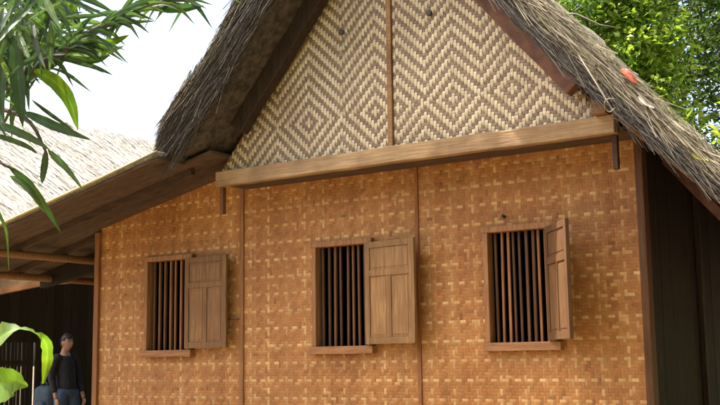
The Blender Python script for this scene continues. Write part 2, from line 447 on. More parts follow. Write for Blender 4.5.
# ---- gable
GBZ = 1.70                       # beam bottom
gy = -D
cell = 0.032
MIR = 2.20
CREAM = (0.69, 0.595, 0.405); BROWN = (0.29, 0.21, 0.14)
def rake_under(x, y=-.9):
    return 4.40 - 1.17 * abs(x - APX) - 0.07 * (y + .9)
def gable_panel(x0, x1, cx, half, seed):
    rnd = random.Random(seed); mb = MB()
    i0 = int(math.floor((x0 - cx) / cell)); i1 = int(math.ceil((x1 - cx) / cell))
    j0 = int(math.floor((GBZ + .1 - MIR) / cell)); j1 = int((4.3 - MIR) / cell)
    def light(i, j):
        a = i % (2 * half)
        if a > half: a = 2 * half - a
        return ((a + abs(j)) % 4) < 2
    ct = {}
    for i in range(i0, i1):
        for j in range(j0, j1):
            x = cx + i * cell; z = MIR + j * cell
            if x < x0 or x + cell > x1: continue
            if z > 4.25 - 1.18 * abs(x + cell / 2 - APX): continue
            L = light(i, j)
            c = CREAM if L else BROWN
            kk = (hsh(i, seed) * .22 + .86) if L else (hsh(j, seed + 5) * .3 + .8)
            k = rnd.uniform(.86, 1.1) * kk
            if L and rnd.random() < .05: c = lerp3(CREAM, BROWN, rnd.uniform(.2, .6))
            c = tuple(q * k for q in c)
            gp = cell * .05
            if L:   # pale vertical strand lies over
                top = not light(i, j + 1); bot = not light(i, j - 1)
                hs = (.0 if bot else .006, .0065, .0 if top else .006)
                P = []
                for u, h in ((-.28 if bot else 0, hs[0]), (.5, hs[1]), (1.28 if top else 1, hs[2])):
                    zz = z + cell * u
                    P += [(x + cell - gp, gy - .001 - h, zz), (x + cell / 2, gy - .0025 - h, zz), (x + gp, gy - .001 - h, zz)]
            else:   # dark horizontal strand lies over
                rt = light(i + 1, j); lf = light(i - 1, j)
                hs = (.0 if lf else .004, .0045, .0 if rt else .004)
                P = []
                for u, h in ((0, hs[0]), (.5, hs[1]), (1, hs[2])):
                    xx = x + cell * u
                    P += [(xx, gy - .001 - h, z + gp), (xx, gy - .002 - h, z + cell / 2), (xx, gy - .001 - h, z + cell - gp)]
            fs = []
            for q in range(2):
                a = q * 3; fs += [(a, a + 3, a + 4, a + 1), (a + 1, a + 4, a + 5, a + 2)]
            mb.add(P, fs, c)
    o = mb.build('gable_panel', M['gable'], house)
    bk = MB()
    def zt(x): return 4.30 - 1.18 * abs(x - APX)
    P = [(x0, GBZ + .1), (x1, GBZ + .1), (x1, zt(x1)), (x0, zt(x0))]
    bk.add([(x, gy + .004, z) for x, z in P] + [(x, gy + .03, z) for x, z in P],
           [(0, 1, 2, 3), (7, 6, 5, 4), (0, 4, 5, 1), (1, 5, 6, 2), (2, 6, 7, 3), (3, 7, 4, 0)], (.9, .9, .9))
    bk.build('backing', M['back'], o)
gable_panel(2.15, APX - .012, 3.35 - cell / 2, 12, 11)
gable_panel(APX + .012, 6.42, 4.94 - cell / 2, 9, 12)
part_box('gable_post', M['beam'], APX - .026, APX + .026, gy - .028, gy + .03, GBZ + .15, 4.2, tint=(.78, .66, .56))
mb = MB(); mb.beam((2.22, gy - .035, GBZ + .075), (6.43, gy - .035, GBZ + .075), .09, .15, seg=18, wob=.006)
mb.build('gable_beam', M['beam'], house, .008)
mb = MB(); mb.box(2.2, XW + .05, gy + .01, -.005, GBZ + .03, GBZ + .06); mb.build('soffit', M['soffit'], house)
for x in (2.245, 6.40):          # hanging brackets at the beam ends
    part_box('bracket', M['wood'] if x < 3 else M['rafter'], x - .022, x + .022, gy - .02, gy + .03, GBZ - .28, GBZ - .005, tint=(.45, .42, .42))
# purlin end blocks above the beam
part_box('purlin_end', M['beam'], 6.27, 6.39, gy - .16, gy + .3, GBZ + .155, GBZ + .27, tint=(.6, .48, .42))
for x, z in ((3.75, 3.04), (4.72, 3.04)):
    q = MB(); q.tube([(x, gy + .0, z), (x, gy - .03, z)], .030, 10); q.build('peg', M['iron'], house, .004)

# ---- rafters along the rakes
for s_ in (-1, 1):
    q = MB()
    xe = 2.55 if s_ < 0 else 6.14
    q.beam((APX, -.53, 4.40 - .13), (xe, -.53, 4.40 - .13 - 1.17 * abs(xe - APX)), .17, .12, up=(0, 1, 0), seg=8, wob=.006)
    q.build('rake_rafter', M['dark'] if s_ < 0 else M['rafter'], house, .01)
for yy in (.6, 1.7, 2.8, 3.9):
    for s_ in (-1, 1):
        q = MB(); xe = 2.1 if s_ < 0 else 7.75
        zz = 4.40 - .10 - .07 * (yy + .9)
        q.beam((APX, yy, zz), (xe, yy, zz - 1.17 * abs(xe - APX)), .08, .08, up=(0, 1, 0)); q.build('rafter', M['rafter'], house)

# ---- thatch
def top_z(x, y):
    """upper face of the thatch"""
    d = x - APX
    if d >= 0: z = 4.78 - 1.14 * d
    else:
        a = -d
        prof = [(0, 4.80), (1.435, 3.42), (1.695, 3.03), (1.925, 2.78), (2.125, 2.63), (2.365, 2.36), (2.495, 2.06), (2.75, 1.80)]
        z = prof[-1][1]
        for (p, q), (r_, t) in zip(prof, prof[1:]):
            if p <= a <= r_: z = q + (t - q) * (a - p) / (r_ - p); break
    z -= 0.28 * math.exp(-(d / .25) ** 2) * .35
    return z - .115 * (y + .9) - (.0 if y < -.7 else .02)
def und_z(x, y):
    u = 4.43 - 1.17 * abs(x - APX) - .08 * (y + .9) + max(0, x - 6.35) * .20
    return max(u, 1.475 + .22 * x + .075) if x < 2.6 else u
def mid_z(x, y):
    u = 4.43 - 1.17 * abs(x - APX) - .08 * (y + .9) + max(0, x - 6.35) * .20
    return max(u + (.16 if x > APX else .22), und_z(x, y) + .01)
XL, XE = 1.78, 7.95
def slab(name, m, zlo, zhi, x0, x1, y0, y1, nx, ny, amp, parent, tint_fn=None):
    mb = MB(); nt_ = 5
    ys = [y0 + (y1 - y0) * (k / ny) for k in range(ny + 1)]; xs = [x0 + (x1 - x0) * k / nx for k in range(nx + 1)]
    vs_ = []; idx = {}
    def vert(i, j, k):
        key = (i, j, k)
        if key in idx: return idx[key]
        x, y = xs[i], ys[j]; a, b = zlo(x, y), max(zhi(x, y), zlo(x, y) + .015)
        z = a + (b - a) * k / nt_
        n1 = noise.noise(V((x * 6, y * 2 + 9, z * 6))); n2 = noise.noise(V((x * 17, y * 5, z * 17 + 4)))
        dy = (n1 * 1.2 + n2) * amp * (1.6 if j == 0 else .2)
        dz = (n1 + n2 * .6) * amp * (1 if k in (0, nt_) else .3)
        idx[key] = len(vs_); vs_.append((x, y + dy, z + dz)); return idx[key]
    fs = []
    for i in range(nx):
        for j in range(ny):
            fs.append((vert(i, j, nt_), vert(i + 1, j, nt_), vert(i + 1, j + 1, nt_), vert(i, j + 1, nt_)))
            fs.append((vert(i, j, 0), vert(i, j + 1, 0), vert(i + 1, j + 1, 0), vert(i + 1, j, 0)))
        for k in range(nt_):
            fs.append((vert(i, 0, k), vert(i + 1, 0, k), vert(i + 1, 0, k + 1), vert(i, 0, k + 1)))
            fs.append((vert(i, ny, k), vert(i, ny, k + 1), vert(i + 1, ny, k + 1), vert(i + 1, ny, k)))
    for j in range(ny):
        for k in range(nt_):
            fs.append((vert(0, j, k), vert(0, j, k + 1), vert(0, j + 1, k + 1), vert(0, j + 1, k)))
            fs.append((vert(nx, j, k), vert(nx, j + 1, k), vert(nx, j + 1, k + 1), vert(nx, j, k + 1)))
    mb.add(vs_, fs, smooth=True)
    return mb

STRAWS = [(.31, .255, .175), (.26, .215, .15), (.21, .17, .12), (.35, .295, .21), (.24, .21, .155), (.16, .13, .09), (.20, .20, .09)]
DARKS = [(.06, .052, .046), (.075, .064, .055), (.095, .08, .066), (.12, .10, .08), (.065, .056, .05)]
def strand(mb, p, d, ln, r, tint, droop=0.0):
    d = d.normalized(); a = d.cross(V((random.uniform(-1, 1), random.uniform(-1, 1), random.uniform(-1, 1)))).normalized(); b = d.cross(a)
    P = []
    for t in (0, .5, 1):
        c = p + d * (ln * t) + V((0, 0, -droop * t * t)); rr = r * (1 - .55 * t)
        for q in range(3):
            an = q * 2.0944
            P.append(c + (a * math.cos(an) + b * math.sin(an)) * rr)
    mb.add(P, [(k * 3 + q, k * 3 + (q + 1) % 3, k * 3 + 3 + (q + 1) % 3, k * 3 + 3 + q) for k in range(2) for q in range(3)], tint)

rnd = random
fib = slab('fibre_layer', M['fibre'], und_z, mid_z, XL + .05, XE, -.93, BACK + .6, 110, 24, .022, house)
th = slab('thatch', M['thatch'], lambda x, y: mid_z(x, y) + .004, top_z, XL, XE - .02, -.90, BACK + .65, 150, 30, .036, house)
fo = fib.build('fibre_layer', M['fibre'], house)
to = th.build('thatch_roof', M['thatch'], house)
st = MB()
for k in range(14000):            # verge face and the first metre of the roof, both slopes
    right = rnd.random() < .66
    x = rnd.uniform(APX - .2, XE) if right else rnd.uniform(XL, APX + .2)
    lo, hi = und_z(x, -.9), top_z(x, -.9)
    f = rnd.random()
    z = lo + (hi - lo) * f
    y = -.93 - rnd.uniform(0, .035)
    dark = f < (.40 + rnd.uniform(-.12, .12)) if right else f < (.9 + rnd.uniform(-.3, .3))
    s_ = 1 if x > APX else -1
    sl_ = math.atan(1.15) + rnd.gauss(0, .14)
    dr = V((s_ * math.cos(sl_), rnd.gauss(-.02, .06), -math.sin(sl_)))
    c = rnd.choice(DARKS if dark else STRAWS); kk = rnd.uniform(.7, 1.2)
    L_ = rnd.uniform(.18, .6)
    if s_ < 0: L_ = min(L_, .2 + max(0, (x - XL - .06) / math.cos(sl_)))
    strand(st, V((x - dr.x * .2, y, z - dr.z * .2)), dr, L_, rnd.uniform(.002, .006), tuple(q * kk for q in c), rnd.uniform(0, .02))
for k in range(11000):            # top of the right slope, running down to the eave
    x = rnd.uniform(APX - .1, XE - .1); y = -.92 + abs(rnd.gauss(0, 1.1))
    if y > BACK + .5: continue
    z = top_z(x, y) + rnd.uniform(-.01, .028)
    sl_ = math.atan(1.135) + rnd.gauss(0, .07)
    dr = V((math.cos(sl_), rnd.gauss(0, .10), -math.sin(sl_)))
    c = (.28, .30, .08) if x > 6.5 and rnd.random() < .14 else rnd.choice(STRAWS); kk = rnd.uniform(.75, 1.25)
    strand(st, V((x, y, z)) - dr * .2, dr, rnd.uniform(.2, .6), rnd.uniform(.002, .0055), tuple(q * kk for q in c))
for k in range(3000):            # top of the left slope
    x = rnd.uniform(XL, APX + .1); y = rnd.uniform(-.92, 2.5) if rnd.random() < .5 else -.92 + abs(rnd.gauss(0, .2))
    z = top_z(x, y) + rnd.uniform(-.01, .025)
    sl_ = math.atan(1.05) + rnd.gauss(0, .08); dr = V((-math.cos(sl_), rnd.gauss(0, .1), -math.sin(sl_)))
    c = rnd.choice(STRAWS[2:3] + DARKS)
    strand(st, V((x, y, z)) - dr * .2, dr, rnd.uniform(.2, .45), rnd.uniform(.003, .006), c)
for k in range(1500):            # ragged lower edge of the verge
    x = rnd.uniform(XL + .8, XE); z = und_z(x, -.9) + rnd.uniform(0, .06)
    s_ = 1 if x > APX else -1
    sl_ = math.atan(1.17) + rnd.gauss(0, .25); dr = V((s_ * math.cos(sl_), rnd.gauss(-.02, .12), -math.sin(sl_)))
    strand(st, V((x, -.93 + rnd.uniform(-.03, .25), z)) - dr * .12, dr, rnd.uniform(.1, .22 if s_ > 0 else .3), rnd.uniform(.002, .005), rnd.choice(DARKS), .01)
st.build('straw', M['straw'], to)
# sticks that stand out of the thatch
q = MB(); q.tube([at(556, 14, 10.3), at(576, 14, 10.2), at(600, 25, 10.15), at(620, 28, 10.1)], [.011, .010, .008, .005], 6, (.5, .5, .5)); q.build('stick', M['cord'], to)
q = MB(); q.tube([V((6.35, -1.0, 2.25)), V((6.62, -1.02, 1.75)), V((6.80, -1.03, 1.57))], [.006, .006, .003], 6, (.42, .38, .34)); q.build('stick', M['cord'], to)
# cord loop hanging from the verge
lp = [V((6.60 + .045 * math.cos(t), -1.02 + .012 * math.sin(2 * t), 1.80 + .05 * math.sin(t))) for t in [R(a) for a in range(40, 330, 20)]]
q = MB(); q.tube(lp, .006, 6, (.42, .4, .38)); q.build('cord_loop', M['cord'], house)
# pale batten under the right eave
q = MB(); q.beam((6.62, -.88, und_z(6.62, -.9) - .03), (7.9, -.88, und_z(7.9, -.9) - .03), .05, .035, up=(0, 1, 0), seg=4, wob=.004, tint=(1, .8, .62)); q.build('eave_batten', M['beam'], house)

# ---- lean-to roof of the left wing
LX0, LX1, LY0, LY1 = -1.85, 2.35, -1.10, 4.5
def leanp(x, y, o=0): return (x, y, lean(x) + o)
mb = MB()
nb = 30
for k in range(nb):               # boards run down the slope
    ya = LY0 + (LY1 - LY0) * k / nb; yb = LY0 + (LY1 - LY0) * (k + 1) / nb - .004
    t = random.uniform(.8, 1.15); e = random.uniform(0, .004)
    xr = 2.0 if ya < -.8 else LX1
    P = [leanp(x, y, o) for o in (e, .03) for y in (ya, yb) for x in (LX0, xr)]
    mb.add(P, [(0, 2, 3, 1), (4, 5, 7, 6), (0, 1, 5, 4), (2, 6, 7, 3), (0, 4, 6, 2), (1, 3, 7, 5)], (t, t, t))
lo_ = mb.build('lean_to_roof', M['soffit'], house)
cv = slab('cover', M['thatch'], lambda x, y: lean(x) + .034, lambda x, y: lean(x) + .09, LX0 - .08, 1.98, LY0 - .02, LY1, 40, 20, .008, house)
cv.build('thatch_cover', M['thatch'], lo_)
q = MB(); q.tube([leanp(LX0 - .1, LY0 - .03, .055), leanp(0, LY0 - .035, .058), leanp(1.2, LY0 - .03, .06), leanp(2.0, LY0 - .02, .075)], [.018, .017, .016, .012], 10, (.62, .64, .66))
q.build('edge_pole', M['bamboo'], lo_)
for y in (-.55, .12, 1.0, 1.9, 2.8, 3.7):
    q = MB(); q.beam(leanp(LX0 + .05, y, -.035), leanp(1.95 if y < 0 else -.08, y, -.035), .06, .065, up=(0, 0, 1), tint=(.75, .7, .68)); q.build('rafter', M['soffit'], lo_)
for x in (-1.55, -.75):
    q = MB(); q.tube([(x, LY0 + .12, lean(x) - .11), (x, LY1 - .1, lean(x) - .11)], .045, 10, (.7, .7, .7)); q.build('purlin', M['wood'], lo_)
q = MB(); q.beam((-1.75, .62, 1.01), (-.06, .62, 1.28), .09, .2, tint=(.35, .33, .32)); q.build('tie_beam', M['dark'], lo_)

# things that lie on the thatch
lf = MB()
c0 = V((6.73, -.95, top_z(6.73, -.9) + .01))
lf.ribbon(spl([c0 + V((-.07, .02, .09)), c0 + V((-.02, -.02, .04)), c0 + V((.03, -.03, -.02)), c0 + V((.08, -.02, -.07))], 8), [.01, .035, .055, .05, .06, .045, .048, .022, .006], (.2, -.8, .6), .35)
tag(lf.build('dry_leaf', M['red']), 'red-orange dry leaf caught on the thatch above the right end of the gable beam', 'leaf')
lf = MB(); c0 = V((6.86, -.98, top_z(6.86, -.9) - .06))
lf.ribbon(spl([c0 + V((-.06, 0, .06)), c0, c0 + V((.06, -.01, -.05))], 6), [.006, .03, .045, .05, .04, .025, .005], (.1, -.8, .6), .4)
tag(lf.build('dry_leaf', M['paleleaf']), 'pale cream dry leaf lying on the mossy thatch near the right eave', 'leaf')
lf = MB(); c0 = V((7.22, -.98, top_z(7.22, -.9) - .10))
lf.ribbon(spl([c0 + V((-.05, 0, .05)), c0, c0 + V((.07, -.01, -.03))], 6), [.006, .03, .045, .045, .03, .02, .005], (.1, -.8, .6), .4, (.55, .62, .06))
tag(lf.build('fallen_leaf', M['blade']), 'small yellow-green leaf on the thatch at the right edge of the picture', 'leaf')

# ================================================================== NEIGHBOUR HUT
hut = thing('thatched_hut', 'neighbouring hut with pale sunlit thatch slope rising behind the lean-to roof on the left', 'hut', (-7.5, 5, GZ))
HX, HZ, HE, HEZ = -7.5, 4.55, -2.35, 1.30
def hz(x): return HZ - (HZ - HEZ) * abs(x - HX) / (HE - HX)
hm = slab('hut', M['hutthatch'], lambda x, y: hz(x), lambda x, y: hz(x) + .22 - .1 * math.exp(-((x - HX) / .3) ** 2), 2 * HX - HE, HE, .9, 9.5, 80, 40, .02, hut)
ho_ = hm.build('thatch_roof', M['hutthatch'], hut)
st = MB()
for k in range(7000):
    x = rnd.uniform(HX - .2, HE - .1); y = rnd.uniform(.9, 9.4)
    sl_ = math.atan((HZ - HEZ) / (HE - HX)) + rnd.gauss(0, .05); dr = V((math.cos(sl_), rnd.gauss(0, .12), -math.sin(sl_)))
    k_ = rnd.uniform(.75, 1.3)
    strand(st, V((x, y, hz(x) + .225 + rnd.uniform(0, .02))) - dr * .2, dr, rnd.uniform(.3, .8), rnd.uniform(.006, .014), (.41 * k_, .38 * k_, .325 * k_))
st.build('straw', M['straw'], ho_)
# right wall: dark planks above, bamboo slats with open gaps below in one bay
mb = MB()
n = 44
for i in range(n):
    a = 1.2 + 8 * i / n; b = 1.2 + 8 * (i + 1) / n - .004
    t = random.uniform(.35, .8)
    zl = .30 if 2.0 < (a + b) / 2 < 3.16 else GZ
    mb.box(-5.03, -5.0 + random.uniform(0, .006), a, b, zl, 2.65, (t, t, t))
mb.build('wall', M['dark'], hut)
mb = MB(); y = 2.02
while y < 3.15:
    wd = random.uniform(.045, .075)
    mb.box(-5.03, -5.005, y, y + wd, GZ + .05, .30, (.8, .8, .8)); y += wd + random.uniform(.012, .032)
for z in (-.02, -.75): mb.box(-5.05, -5.032, 2.0, 3.18, z - .03, z + .03)
mb.build('slatted_panel', M['dark'], hut)
for (x, y) in ((-5.0, 1.2), (-5.0, 9.2), (-10, 1.2), (-10, 9.2), (-10, 5.2)):
    q = MB(); q.box(x - .07, x + .07, y - .07, y + .07, GZ, 2.8); q.build('post', M['dark'], hut, .006)
for y in (2.0, 5.0):
    q = MB(); q.tube([(-2.72, y + .9, GZ), (-2.72, y + .9, 1.45)], .05, 10, (.6, .6, .6)); q.build('veranda_post', M['dark'], hut)
q = MB(); q.box(-5.0, -2.9, 1.95, 2.05, 1.10, 1.24); q.build('tie_beam', M['beam'], hut, .01)
q = MB(); q.box(-2.79, -2.67, 1.0, 9.3, 1.30, 1.42, (.7, .7, .7)); q.build('eave_beam', M['wood'], hut, .01)
q = MB(); q.beam((-5.0, 1.75, .95), (-2.95, 1.75, 1.13), .06, .10, tint=(.85, .62, .45)); q.build('brace', M['beam'], hut, .01)

# bench and bag, and the man
bench = thing('bench', 'low dark wooden bench in the shade beside the man', 'bench', (-3.55, 2.25, GZ))
q = MB(); q.box(-3.95, -3.15, 2.08, 2.42, GZ + .44, GZ + .48); q.build('seat', M['dark'], bench, .005)
for x in (-3.88, -3.22):
    for y in (2.13, 2.37):
        q = MB(); q.box(x - .025, x + .025, y - .025, y + .025, GZ, GZ + .438); q.build('leg', M['dark'], bench, .004)

def blob(mb, c, r, tint=(1, 1, 1), nu=16, nv=12, fn=None, rot=None):
    P = []; fs = []
    for j in range(nv + 1):
        a = math.pi * j / nv
        for i in range(nu):
            b = 2 * math.pi * i / nu
            p = V((math.sin(a) * math.cos(b), math.sin(a) * math.sin(b), math.cos(a)))
            if fn: p = fn(p)
            p = V((p.x * r[0], p.y * r[1], p.z * r[2]))
            if rot: p = rot @ p
            P.append(V(c) + p)
    for j in range(nv):
        for i in range(nu):
            k = (i + 1) % nu
            fs.append((j * nu + i, j * nu + nu + i, j * nu + nu + k, j * nu + k))
    mb.add(P, fs, tint, True)
def sq(p, e=.6):
    return V(tuple(math.copysign(abs(t) ** e, t) for t in p))
bag = thing('bag', 'faded blue canvas bag standing on the bench in the shade', 'bag', (-3.55, 2.2, GZ + .48))
q = MB(); blob(q, (-3.55, 2.22, GZ + .48 + .25), (.19, .12, .25), fn=lambda p: sq(p, .55)); q.build('bag_body', M['bag'], bag)
q = MB(); blob(q, (-3.53, 2.10, GZ + .48 + .16), (.13, .05, .12), (.8, .8, .85), fn=lambda p: sq(p, .6)); q.build('pocket', M['bag'], bag)
q = MB(); q.tube(spl([(-3.62, 2.2, GZ + .96), (-3.6, 2.18, GZ + 1.03), (-3.5, 2.18, GZ + 1.03), (-3.48, 2.2, GZ + .96)], 10), .012, 6); q.build('strap', M['bag'], bag)

# ---- man, standing in the shade, turned to the right
PX, PY = -2.89, 2.0
man = thing('person', 'man with short black hair, black shirt and blue jeans standing in the shade', 'person', (PX, PY, GZ))
Rt = V((.827, .561, 0)).normalized(); Tw = V((.554, -.82, 0)).normalized()
fwd = (Rt * .80 + Tw * .60).normalized(); lft = V((-fwd.y, fwd.x, 0))
def pp(f_, l_, z): return V((PX, PY, GZ)) + fwd * f_ + lft * l_ + V((0, 0, z))
def skin_mesh(chains, root_first=True):
    """chains: lists of (point, radius); returns evaluated skin mesh as (verts, faces)"""
    vs_ = []; es = []; rd = []; key = {}
    for ch in chains:
        prev = None
        for p, r in ch:
            k = (round(p.x, 4), round(p.y, 4), round(p.z, 4))
            if k not in key:
                key[k] = len(vs_); vs_.append(p); rd.append(r)
            if prev is not None: es.append((prev, key[k]))
            prev = key[k]
    me = bpy.data.meshes.new('tmp'); me.from_pydata(vs_, es, []); o = bpy.data.objects.new('tmp', me); COL.objects.link(o)
    sk = o.modifiers.new('skin', 'SKIN')
    for i, r in enumerate(rd):
        me.skin_vertices[0].data[i].radius = (r, r) if not isinstance(r, tuple) else r
    me.skin_vertices[0].data[0].use_root = True
    ss = o.modifiers.new('sub', 'SUBSURF'); ss.levels = 2; ss.render_levels = 2
    dg = bpy.context.evaluated_depsgraph_get(); ev = o.evaluated_get(dg); em = ev.to_mesh()
    R_ = ([v.co.copy() for v in em.vertices], [tuple(p.vertices) for p in em.polygons])
    ev.to_mesh_clear(); bpy.data.objects.remove(o); bpy.data.meshes.remove(me)
    return R_
pel = pp(.06, 0, .93); ch1 = pp(.03, 0, 1.14); ch2 = pp(0, 0, 1.32); nk = pp(.0, 0, 1.46); nk2 = pp(.02, 0, 1.54)
def arm(s, reach):
    return [(ch2 + V((0, 0, .06)), .08), (pp(0, .17 * s, 1.39), .060), (pp(-.02 + reach * .1, .215 * s, 1.12), .043), (pp(.06 + reach * .2, .20 * s, .87), .030), (pp(.08 + reach * .24, .195 * s, .80), .032)]
def leg(s, f_):
    return [(pel, .13), (pp(.06, .095 * s, .86), .095), (pp(.09 + f_ * .5, .11 * s, .50), .062), (pp(.04 + f_, .12 * s, .10), .042)]
def foot(s, f_):
    return [(pp(.04 + f_, .12 * s, .10), .042), (pp(.05 + f_, .12 * s, .045), .04), (pp(.19 + f_, .135 * s, .035), .034)]
body = MB()
def leg1(s, f_): return [(pp(.06, .075 * s, .95), .10)] + leg(s, f_)[1:]
for ch_ in ([(pel, .13), (ch1, .115), (ch2, .125), (nk, .062), (nk2, .050), (pp(.025, 0, 1.60), .05)], [(pp(0, .05, 1.38), .07)] + arm(1, .5)[1:], [(pp(0, -.05, 1.38), .07)] + arm(-1, 0)[1:],
            leg1(1, .12), leg1(-1, -.08), foot(1, .12), foot(-1, -.08)):
    a, b = skin_mesh([ch_]); body.add(a, b, smooth=True)
hc = pp(.045, 0, 1.595)
yawm = Matrix.Rotation(math.atan2(fwd.y, fwd.x), 4, 'Z').to_3x3()
def headf(p):
    q_ = p.copy()
    if p.z < 0: q_.x *= 1 + .10 * p.z * -1 * (1 if p.x > 0 else -1); q_.y *= 1 + .30 * p.z; q_.x *= 1 + .10 * p.z
    if p.x > .2 and abs(p.y) < .2 and -.35 < p.z < .12: q_.x += .16 * (1 - abs(p.y) / .2) * (1 - abs(p.z + .2) / .35)       # nose
    if p.x > .2 and -.62 < p.z < -.42: q_.x += .05 * (1 - abs(p.y))                                                           # mouth
    if p.x > .4 and .05 < p.z < .22 and .15 < abs(p.y) < .55: q_.x -= .06                                                   # eye sockets
    return q_
blob(body, hc, (.098, .078, .118), nu=40, nv=36, fn=headf, rot=yawm)
for s in (-1, 1):
    blob(body, hc + yawm @ V((-.005, .078 * s, -.01)), (.018, .009, .032), rot=yawm, nu=10, nv=8)      # ears
    for k, (o_, ln) in enumerate(((-.027, .072), (-.009, .080), (.009, .076), (.026, .060))):          # fingers
        hp = arm(s, .5 if s > 0 else 0)[-1][0]; kn = hp + fwd * (o_ * .9 + .01) + V((0, 0, -.045))
        a, b = skin_mesh([[(hp + fwd * o_ * .6, .012), (kn, .010), (kn + V((0, 0, -ln * .5)) + lft * (-.008 * s), .009), (kn + V((0, 0, -ln * .9)) + lft * (-.028 * s), .0075)]])
        body.add(a, b, smooth=True)
    hp = arm(s, .5 if s > 0 else 0)[-1][0]
    a, b = skin_mesh([[(hp + fwd * .02, .014), (hp + fwd * .045 + V((0, 0, -.03)), .011), (hp + fwd * .05 + V((0, 0, -.07)) + lft * (-.012 * s), .0085)]])
    body.add(a, b, smooth=True)
bo = body.build('body', M['skin'], man)
rm = bo.modifiers.new('remesh', 'REMESH'); rm.mode = 'VOXEL'; rm.voxel_size = .007; rm.use_smooth_shade = True
q = MB()
def sleeve(s, reach):
    A = arm(s, reach); return [(A[0][0], .10), (A[1][0], .078), (A[2][0], .060), (A[3][0], .044)]
def cloth(mb, name, m, vox):
    o = mb.build(name, m, man); k = o.modifiers.new('remesh', 'REMESH'); k.mode = 'VOXEL'; k.voxel_size = vox; k.use_smooth_shade = True
    sm = o.modifiers.new('smooth', 'SMOOTH'); sm.iterations = 3
    return o
for ch_ in ([(pp(.06, 0, .84), .150), (pp(.05, 0, .98), .150), (ch1, .145), (ch2, .15), (pp(0, 0, 1.44), .085)], [(pp(0, .06, 1.37), .095)] + sleeve(1, .5)[1:], [(pp(0, -.06, 1.37), .095)] + sleeve(-1, 0)[1:]):
    a, b = skin_mesh([ch_]); q.add(a, b, smooth=True)
cloth(q, 'shirt', M['shirt'], .011)
q = MB()
for ch_ in ([(pp(.06, 0, 1.0), .135), (pp(.06, 0, .90), .145), (pp(.06, 0, .82), .12)], [(p, r_ + .02) for p, r_ in leg1(1, .12)], [(p, r_ + .02) for p, r_ in leg1(-1, -.08)]):
    a, b = skin_mesh([ch_]); q.add(a, b, smooth=True)
cloth(q, 'jeans', M['jeans'], .011)
for s, f_ in ((1, .12), (-1, -.08)):
    q = MB(); a, b = skin_mesh([[(pp(.0 + f_, .12 * s, .05), .05), (pp(.10 + f_, .128 * s, .048), .048), (pp(.22 + f_, .137 * s, .038), .038)]]); q.add(a, b, smooth=True); q.build('shoe', M['shoe'], man)
q = MB()
def hairf(p):
    r_ = 1.09 + .10 * noise.noise(p * 6)
    lim = .42 + .22 * noise.noise(V((p.y * 7, 3.1, p.x * 3))) if p.x > .35 else (.16 if p.x > -.3 else -.5)
    z = p.z
    if z < lim: r_ *= .6
    return p * r_
blob(q, hc + V((0, 0, .006)), (.100, .081, .120), nu=40, nv=36, fn=hairf, rot=yawm); q.build('hair', M['hair'], man)
for s in (-1, 1):
    q = MB(); blob(q, hc + yawm @ V((.0785, .031 * s, .012)), (.010, .011, .006), rot=yawm, nu=12, nv=8); eo = q.build('eye', M['eye'], man)
    q = MB(); blob(q, hc + yawm @ V((.0855, .031 * s, .012)), (.0042, .0065, .0062), rot=yawm, nu=10, nv=6); q.build('iris', M['hair'], eo)
    q = MB(); q.tube([hc + yawm @ V((.088, .014 * s, .028)), hc + yawm @ V((.085, .032 * s, .033)), hc + yawm @ V((.072, .050 * s, .027))], [.0035, .0045, .002], 6); q.build('eyebrow', M['hair'], man)

q = MB(); q.tube([hc + yawm @ V((.078, -.024, -.062)), hc + yawm @ V((.092, 0, -.060)), hc + yawm @ V((.078, .024, -.062))], [.003, .006, .003], 6, (1, 1, 1)); q.build('mouth', M['lips'], man)

# ================================================================== TREES behind the house on the right
GREEN = [(.085, .14, .03), (.12, .18, .036), (.06, .11, .028), (.15, .21, .05), (.095, .145, .045)]
LIME = [(.26, .35, .05), (.33, .40, .07), (.19, .28, .045), (.38, .43, .11), (.12, .19, .04)]
DEEP = [(.032, .058, .022), (.042, .072, .026), (.025, .046, .02), (.055, .085, .032)]
def leaf_at(mb, p, size, cols, lance=.45, hang=0.0):
    d = V((rnd.gauss(0, 1), rnd.gauss(0, 1), rnd.gauss(0, .7) - hang)).normalized()
    n_ = V((rnd.gauss(0, .7), rnd.gauss(0, .7), 1)); a = d.cross(n_)
    if a.length < 1e-3: return
    a.normalize(); u = a.cross(d)
    ln = size * rnd.uniform(.7, 1.3); wd = ln * lance
    c = rnd.choice(cols); k = rnd.uniform(.75, 1.25); c = tuple(q_ * k for q_ in c)
    m1 = p + d * ln * .45; tip = p + d * ln - V((0, 0, ln * .12))
    mb.add([p, m1 + a * wd / 2 + u * wd * .15, tip, m1 - a * wd / 2 + u * wd * .15, m1], [(0, 1, 4), (4, 1, 2), (0, 4, 3), (4, 2, 3)], c)
